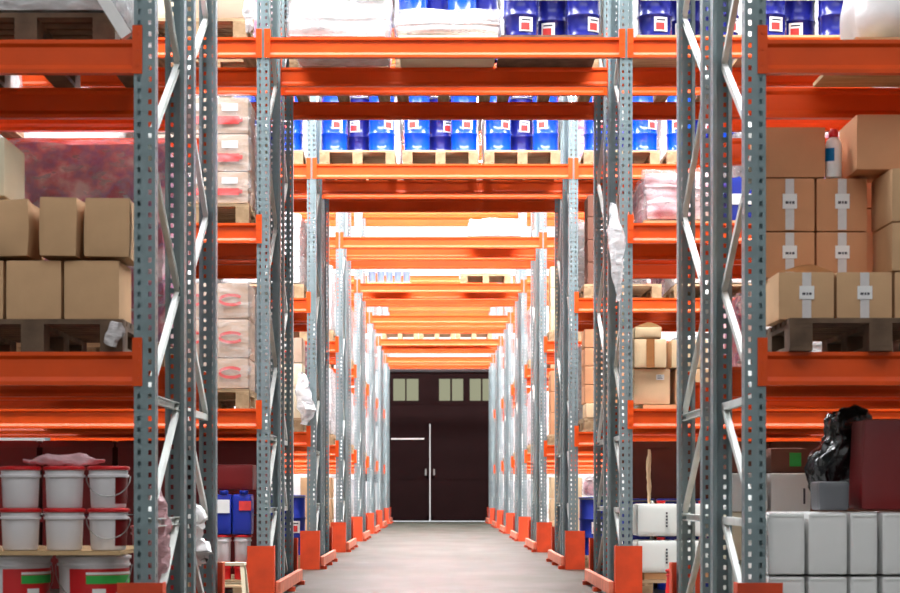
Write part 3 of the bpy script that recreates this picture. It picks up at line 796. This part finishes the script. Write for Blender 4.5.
# ------------------------------------------------------------------ third row, passage, third level
z3 = LZ[3] + .024
for i, px in enumerate((337, 448, 552)):
    if i < 2: continue
    o = MB().box(-.38, .38, -.53, .53, 0, .02).done('wooden_board', 'shadewood', None); o.location = (wx(px, y3), ym(2), LZ[3] + .002)
    single(o, 'thin dark board under the blue drums on the nearest crossing beams', 'board')
load('C1', wx(337, y3), ym(2), LZ[3], 'pallet of white sacks under clear film above the passage, top left', .72, 1.05, .85, stock='whitestock', film='film', layers=6, seed=2)
o = MB().box(-.37, .37, -.53, .53, 0, .02).done('cardboard_sheet', 'kraft_cream', None); o.location = (wx(448, y3), ym(2), LZ[3] + .002); single(o, 'pale sheet under the flat wrapped parcel over the passage', 'sheet')
load('C2', wx(448, y3), ym(2) - .25, z3, 'flat grey-white wrapped parcel in front of blue drums above the passage', .74, .5, .17, stock='whitestock', film='film', layers=2, seed=6)
for i, px in enumerate((413, 436, 462, 484)):
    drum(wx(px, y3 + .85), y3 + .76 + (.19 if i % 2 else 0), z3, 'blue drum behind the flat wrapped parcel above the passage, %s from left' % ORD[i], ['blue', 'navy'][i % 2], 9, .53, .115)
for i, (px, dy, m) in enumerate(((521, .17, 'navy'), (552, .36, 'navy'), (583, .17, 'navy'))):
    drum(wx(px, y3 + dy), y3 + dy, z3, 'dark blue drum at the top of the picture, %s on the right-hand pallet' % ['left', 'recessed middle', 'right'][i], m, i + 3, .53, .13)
st = MB(); 
def strap(xa, xb, y, z, label):
    s = MB(); s.box(xa, xb, y, y + .002, z, z + .012); o = s.done('plastic_strap', 'tape', None); return single(o, label, 'strap')
strap(wx(505, y3), wx(600, y3), y3 + .03, z3 + .26, 'pale strap round the dark blue drums above the passage')
# third row, right bay, third level: drums
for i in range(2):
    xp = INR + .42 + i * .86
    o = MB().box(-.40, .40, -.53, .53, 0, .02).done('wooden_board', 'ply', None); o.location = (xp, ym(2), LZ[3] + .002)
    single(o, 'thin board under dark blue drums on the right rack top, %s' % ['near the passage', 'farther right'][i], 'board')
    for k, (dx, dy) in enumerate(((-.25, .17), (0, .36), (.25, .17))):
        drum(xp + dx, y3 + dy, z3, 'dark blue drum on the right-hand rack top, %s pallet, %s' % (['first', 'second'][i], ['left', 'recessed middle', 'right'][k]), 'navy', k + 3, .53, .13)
    strap(xp - .37, xp + .37, y3 + .033, z3 + .26, 'pale strap round the drums of the %s pallet, right rack top' % ['first', 'second'][i])
# third row, right bay, second level: pink wrapped goods
o = MB().box(-.40, .52, -.53, .53, 0, .02).done('wooden_board', 'ply', None); o.location = (INR + .47, ym(2), LZ[2] + .002); single(o, 'thin board under the pinkish bagged goods right of the passage', 'board')
load('P', INR + .36, ym(2), LZ[2] + .024, 'pink and white bagged goods under loose clear film, right of the passage', .52, 1.0, .36, stock='pinkstock', film='film', layers=3, seed=4, ns=.035)
o = spawn('bluebox', lambda: build_canister(.26, .3, .36, m='cobalt', cap='cobalt', text=False), (INR + .82, y3 + .05, LZ[2] + .024), 'blue canister with white band right of the pinkish bags', 'canister')
MB().box(-.128, .128, -.007, -.005, .12, .20).done('label', 'paper', o)
crumple('hanging_film', [(wx(612, 14.6), 14.58, wz(205, 14.6)), (wx(616, 14.6), 14.57, wz(235, 14.6)), (wx(617, 14.6), 14.58, wz(275, 14.6)), (wx(619, 14.6), 14.59, wz(300, 14.6))], [.02, .065, .04, .015], 'film_white', 'grey-white film tail hanging by the third right upright', 'plastic film', 13, .6)
# third row, right bay, lowest level: cartons
o = MB().box(-.4, .4, -.5, .5, 0, .03).done('wooden_board', 'ply', None); o.location = (INR + .47, ym(2), LZ[1] + .002); single(o, 'thin wooden board under the pale cartons right of the passage', 'board')
zq = LZ[1] + .034
carton('Q1', wx(651, y3 + .02) + .012, y3 + .06, zq + .002, 'pale brown carton on the thin board, right of the third upright', .27, .4, .265, m='kraft_light', plabel=(.06, .20, .06, .04), seam=False)
carton('Q2', wx(649, y3 + .02) + .01, y3 + .02, zq + .272, 'pale brown carton with brown vertical tape, above the carton on the board', .24, .4, .215, m='kraft_light', tape='brown', seam=False)
carton('Q3', wx(647, y3 + .02) + .01, y3 + .02, zq + .492, 'pale brown carton with torn flap on top of the taped carton', .20, .4, .085, m='kraft_light', flap=True, seam=False)
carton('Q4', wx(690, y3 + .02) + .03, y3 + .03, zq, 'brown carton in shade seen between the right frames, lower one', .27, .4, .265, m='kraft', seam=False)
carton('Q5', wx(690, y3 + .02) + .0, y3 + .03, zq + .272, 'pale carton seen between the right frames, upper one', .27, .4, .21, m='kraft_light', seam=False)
# third row, right bay, floor: big jerrycans
pallet(INR + .44, ym(2), 0, 'floor pallet under the large milky jerrycans right of the passage')
for t in range(2):
    for c in range(2):
        canister('J', wx([655, 697][c], y3 + .03) + .02, y3 + .03, PH + .05 + t * .272, 'large milky jerrycan with red cap, %s tier, %s' % (['lower', 'upper'][t], ['right of the orange guard', 'seen between the right frames'][c]), .30, .4, .285 if t else .268, m='milky', cap='red', group='large milky jerrycans')
o = MB().box(-.38, .38, -.5, .5, 0, .048).done('cardboard_sheet', 'kraft', None); o.location = (INR + .46, ym(2), PH + .002); single(o, 'folded cardboard under the large milky jerrycans', 'cardboard')
o = spawn('redbin2', lambda: build_bucket(.125, .14, .26, m='red', lid='red', handle=False), (wx(684, 13.9), 13.9, .001), 'red tub on the aisle floor between the right frames', 'tub')
y4 = rowd(3)
for i, dx in enumerate((-.26, .04, .34)):
    drum(INR + .44 + dx, y4 + .17, 0, 'cobalt drum standing behind the large milky jerrycans, %s one' % ['left', 'middle', 'right'][i], 'cobalt', 9, .745, .137)
crumple('hanging_film', [(wx(648, 15.2), 15.1, wz(450, 15.2)), (wx(647, 15.2), 15.12, wz(470, 15.2)), (wx(648, 15.2), 15.1, wz(490, 15.2)), (wx(647, 15.2), 15.1, wz(507, 15.2))], [.012, .02, .016, .008], 'kraft_light', 'twisted cream wrapping hanging above the milky jerrycans', 'plastic film', 15, .6)
# row two left floor level dark blue behind buckets
# ------------------------------------------------------------------ fifth row
y5 = rowd(4)
z3 = LZ[3] + PH
pal5 = [(-1, INL - .42, 'left of the passage'), (0, wx(357.5, y5), 'left pallet over the passage'), (1, wx(440.5, y5), 'middle pallet over the passage'), (2, wx(522.5, y5), 'right pallet over the passage'), (3, INR + .44, 'first pallet right of the passage'), (4, INR + 1.30, 'second pallet right of the passage')]
for i, xp, nm in pal5:
    pallet(xp, ym(4), LZ[3], 'pale wooden pallet under bright blue drums, %s' % nm, .78)
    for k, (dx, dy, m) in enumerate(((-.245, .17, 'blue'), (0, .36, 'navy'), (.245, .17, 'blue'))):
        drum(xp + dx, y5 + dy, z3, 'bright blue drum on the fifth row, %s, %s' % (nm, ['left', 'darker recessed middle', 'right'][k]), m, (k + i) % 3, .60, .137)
# fifth row side bays
pallet(INL - .42, ym(4), LZ[2], 'pallet under white wrapped goods, fifth row left bay, second level')
load('w5', INL - .46, ym(4), LZ[2] + PH, 'white wrapped goods in the fifth row left bay, second level', .78, 1.05, .72, stock='whitestock', film='film_white', layers=5, seed=12)
pallet(INL - .42, ym(4), LZ[1], 'pallet under film and red bags, fifth row left bay, lowest level')
carton('V1', INL - .24, y5 + .05, LZ[1] + PH, 'white carton with red ring at the bottom, fifth row left bay', .40, .5, .30, m='kraft_cream', mark='oval', seam=False)
carton('V2', INL - .24, y5 + .05, LZ[1] + PH + .304, 'white carton with red ring in the middle, fifth row left bay', .40, .5, .26, m='kraft_cream', mark='oval', seam=False)
carton('V3', INL - .24, y5 + .05, LZ[1] + PH + .57, 'brown carton with red patch on top, fifth row left bay', .40, .5, .26, m='kraft_grey', mark='patch', seam=False)
crumple('hanging_film', [(INL - .04, y5 - .03, LZ[1] + .60), (INL - .03, y5 - .05, LZ[1] + .42), (INL + .02, y5 - .06, LZ[1] + .22), (INL - .02, y5 - .04, LZ[1] + .08)], [.03, .08, .09, .03], 'film_white', 'white film bulging out beside the fifth left upright', 'plastic film', 17, .5)
pallet(INL - .42, ym(4), 0, 'floor pallet under cobalt drums, fifth row left bay')
for i, dx in enumerate((-.30, .0, .30)):
    drum(INL - .45 + dx, y5 + .18, PH, 'cobalt drum on the floor pallet left of the passage, fifth row, %s one' % ['far', 'middle', 'passage-side'][i], 'cobalt', 0, .62, .135)
# right
xr5 = INR + .45
pallet(xr5, ym(4), LZ[2], 'pallet under the dark brown carton tower, fifth row right bay')
for t in range(4):
    carton('K', xr5 - .15, y5 + .04, LZ[2] + PH + t * .232, 'dark brown carton with small white label in the tower, %s from below' % ORD[t], .42, .5, .228, m='kraft_dark', plabel=(-.05, .12, .05, .05), seam=False, bulge=.002, group='dark brown carton tower')
pallet(xr5, ym(4), LZ[1], 'pallet under orange-brown cartons, fifth row right bay, lowest level')
carton('k0', xr5 - .18, y5 + .0, LZ[1] + PH, 'small pale carton at the foot of the orange-brown carton stack, right', .40, .5, .15, m='kraft_light', seam=False)
for t in range(4):
    carton('k1', xr5 - .18, y5 + .05, LZ[1] + PH + .154 + t * .192, 'orange-brown carton with white labels on the right, %s above the small pale one' % ORD[t], .42, .5, .188, m='kraft_red', plabel=(-.05, .12, .07, .045), seam=False, bulge=.002, group='orange-brown labelled cartons')
pallet(xr5, ym(4), 0, 'floor pallet under cobalt drums, fifth row right bay')
for i, dx in enumerate((-.30, .0, .30)):
    drum(xr5 + dx, y5 + .18, PH, 'cobalt drum on the floor pallet right of the passage, fifth row, %s one' % ['passage-side', 'middle', 'far'][i], 'cobalt', 0, .60, .137)
load('s5', xr5 - .1, y5 + .35, PH + .612, 'pinkish bag lying on the cobalt drums, fifth row right bay', .5, .5, .16, stock='pinkstock', film='film', layers=1, seed=14, ns=.03)

# loads that fill the racks behind the visible faces
for r in (3, 5):
    for i, x in enumerate((CX - .86, CX, CX + .86)):
        nm = '%s over the passage, %s rack row' % (['left one', 'middle one', 'right one'][i], ORD[r])
        pallet(x, ym(r), LZ[3], 'wooden pallet under pale wrapped goods, ' + nm)
        load('deep', x, ym(r), LZ[3] + PH, 'pale wrapped goods behind the blue drums, ' + nm, .76, 1.05, .9, stock='whitestock', film='film_white', layers=5, seed=40)
for r in (1, 2, 3, 4, 5):  # side-bay pallets and loads added to darken the rack interiors
    for s in (0, 1):
        for lv in (1, 2, 3):
            for k in range(2):
                if r == 1 and (lv != 2 or k == 0): continue
                if k == 0 and r in (2, 4) or (r, s, k) == (3, 1, 0) and lv < 3: continue
                if r == 2 and s == 1 and lv == 3: continue
                if r == 4 and lv == 3 and s == 1: continue
                x = (INL - .46 - k * .93) if s == 0 else (INR + .46 + k * .93)
                if r == 2 and s == 1 and lv == 2: x += .35
                nm = '%s bay, %s level, %s rack row, %s pallet' % (['left', 'right'][s], LEV[lv], ORD[r], ['passage-side', 'outer'][k])
                pallet(x, ym(r), LZ[lv], 'wooden pallet added for shade, %s' % nm)
                st_, kk = (('redstock', 'reddish'), ('greystock', 'grey'), ('whitestock', 'white'))[(r + lv + k + s) % 3]
                load('mid' + st_, x, ym(r), LZ[lv] + PH, '%s wrapped goods added for shade, %s' % (kk, nm), .78, 1.05, .84, stock=st_, film='film', layers=5, seed=50)

# stock on the floor of the fourth row, and behind the right-hand cartons
def build_crate(w, d, h, m):
    r = empty('plastic_crate')
    MB().softbox(w, d, h, 5, .003, .012).done('crate_body', m, r, smooth=True)
    t = MB(); e = .012
    t.box(-w / 2 - e, w / 2 + e, -d / 2 - e, -d / 2 - .004, h - .06, h - .02); t.box(-w / 2 - e, w / 2 + e, d / 2 + .004, d / 2 + e, h - .06, h - .02)
    t.box(-w / 2 - e, -w / 2 - .004, -d / 2, d / 2, h - .06, h - .02); t.box(w / 2 + .004, w / 2 + e, -d / 2, d / 2, h - .06, h - .02)
    t.done('rim', m, r)
    return r
for i in range(4):
    x = INL - .36 - i * .62
    for t in range(2):
        spawn('crate', lambda: build_crate(.58, .8, .61, 'maroon'), (x, ym(3), .001 + t * .615), 'dark red floor crate, fourth row left bay, %s tier, %s from the passage' % (['lower', 'upper'][t], ORD[i]), 'crate', 'dark red crates')
for i in range(4):
    x = INR + .36 + i * .63
    for t in range(2):
        spawn('crateb', lambda: build_crate(.6, .6, .61, 'kraft_dark'), (x, rowd(3) + .72, .001 + t * .615), 'dark brown floor crate, fourth row right bay, %s tier, %s from the passage' % (['lower', 'upper'][t], ORD[i]), 'crate', 'dark brown crates')
pallet(2.62, ym(1), LZ[1], 'pallet of large cartons behind the near right carton stack')
for t in range(3):
    carton('bk', 2.62, rowd(1) + .1, LZ[1] + PH + t * .352, 'large brown carton behind the near right stack, %s' % ['bottom', 'middle', 'top'][t], .80, .8, .348, m='kraft_red', seam=False)

# ------------------------------------------------------------------ rows further back
def simple_pallet(x, y, z, label):
    return spawn('spallet', lambda: build_pallet(.8), (x, y, z + .001), label, 'pallet', 'wooden pallets')
kinds = {6: (('white', 'white', 'brown'), ('tan', 'redwhite', 'tan')), 8: (('white', 'white', 'white'), ('white', 'pink', 'white')),
         10: (('white', 'white', 'navy'), ('white', 'white', 'grey')), 12: (('white', 'pink', 'grey'), ('white', 'white', 'grey')), 14: (('white', 'white', 'white'), ('white', 'white', 'white'))}
for r in (6, 8, 10, 12, 14):
    y = rowd(r)
    for s in (0, 1):
        side = ['left', 'right'][s]; x = INL - .42 if s == 0 else INR + .42
        for q, lv in enumerate((2, 1, 0)):
            kd = kinds[r][s][q]
            simple_pallet(x, ym(r), LZ[lv], 'wooden pallet on the %s level, %s bay of the %s rack row' % (LEV[lv], side, ORD[r]))
            z = LZ[lv] + PH
            where = '%s level, %s bay of the %s rack row' % (LEV[lv], side, ORD[r])
            if kd in ('white', 'pink', 'grey', 'navy'):
                st_ = {'white': 'whitestock', 'pink': 'pinkstock', 'grey': 'greystock', 'navy': 'cobalt'}[kd]
                load('far' + kd, x + (-.03 if s == 0 else .03), ym(r), z, '%s wrapped load on the %s' % ({'white': 'white', 'pink': 'pinkish', 'grey': 'grey', 'navy': 'dark blue'}[kd], where), .78, 1.05, .85, stock=st_, film='film_white', layers=5, seed=20)
            else:
                m = {'tan': 'kraft_light', 'brown': 'kraft', 'redwhite': 'kraft_red'}[kd]
                hs = .28
                for t in range(3):
                    carton('far' + kd, x + (.17 if s == 0 else -.17), y + .03, z + t * (hs + .004), '%s carton, %s of stack, %s' % ({'tan': 'pale', 'brown': 'brown', 'redwhite': 'red-brown'}[kd], ['bottom', 'middle', 'top'][t], where), .42, .5, hs, m=m, plabel=(.0, .14, .09, .06), seam=False, group='cartons in far bays')
# loads on the crossing beams further back
y7 = rowd(6); y9 = rowd(8)
load('o7', wx(495, y7), ym(6), LZ[3], 'white wrapped bundle over the passage, seventh rack row, right side', .64, 1.06, .22, stock='whitestock', film='film_white', layers=2, seed=31)
simple_pallet(wx(486, y9), ym(8), LZ[3], 'pallet under white parcel over the passage, ninth rack row')
load('o9', wx(486, y9), ym(8), LZ[3] + PH, 'white parcel on pallet over the passage, ninth rack row, right side', .78, 1.0, .13, stock='whitestock', film='film_white', layers=1, seed=33)
o = MB().box(-.36, .36, -.53, .53, 0, .02).done('wooden_board', 'ply', None); o.location = (wx(389, y9), ym(8), LZ[3] + .002); single(o, 'board under grey-blue tubs over the passage, ninth rack row', 'board')
for i in range(5):
    bucket('g', wx(372 + 8.6 * i, y9), y9 + .12, LZ[3] + .024, 'small grey-blue tub over the passage in the ninth rack row, %s from left' % ORD[i], .062, .056, .19, m='greyblue', lid='white', handle=False, group='grey-blue tubs over the passage')
y13 = rowd(12)
for i, px in enumerate((400, 437, 474)):
    simple_pallet(wx(px, y13), ym(12), LZ[3], 'empty dark pallet over the passage, thirteenth rack row, %s' % ['left', 'middle', 'right'][i])

# ------------------------------------------------------------------ camera, world, view
cam = bpy.data.cameras.new('camera'); co = bpy.data.objects.new('camera', cam); col.objects.link(co)
co.location = (0, 0, CAMZ); co.rotation_euler = (R(90), 0, 0)
cam.sensor_fit = 'HORIZONTAL'; cam.sensor_width = 36.0; cam.lens = FPX / 900 * 36
cam.shift_x = (450 - VX) / 900; cam.shift_y = (VY - 296.5) / 900
cam.clip_end = 200
cam.dof.use_dof = True; cam.dof.focus_distance = 16.0; cam.dof.aperture_fstop = 5.6
scene.camera = co
w = bpy.data.worlds.new('world'); scene.world = w; w.use_nodes = True
w.node_tree.nodes['Background'].inputs['Color'].default_value = (0.9, 0.95, 1, 1); w.node_tree.nodes['Background'].inputs['Strength'].default_value = 1.0
vs = scene.view_settings
vs.view_transform = 'Standard'; vs.look = 'None'; vs.gamma = 1.0; vs.use_curve_mapping = False
vs.exposure = 0.0
scene.cycles.use_denoising = True
scene.cycles.max_bounces = 10
scene.cycles.diffuse_bounces = 6
scene.cycles.transparent_max_bounces = 16
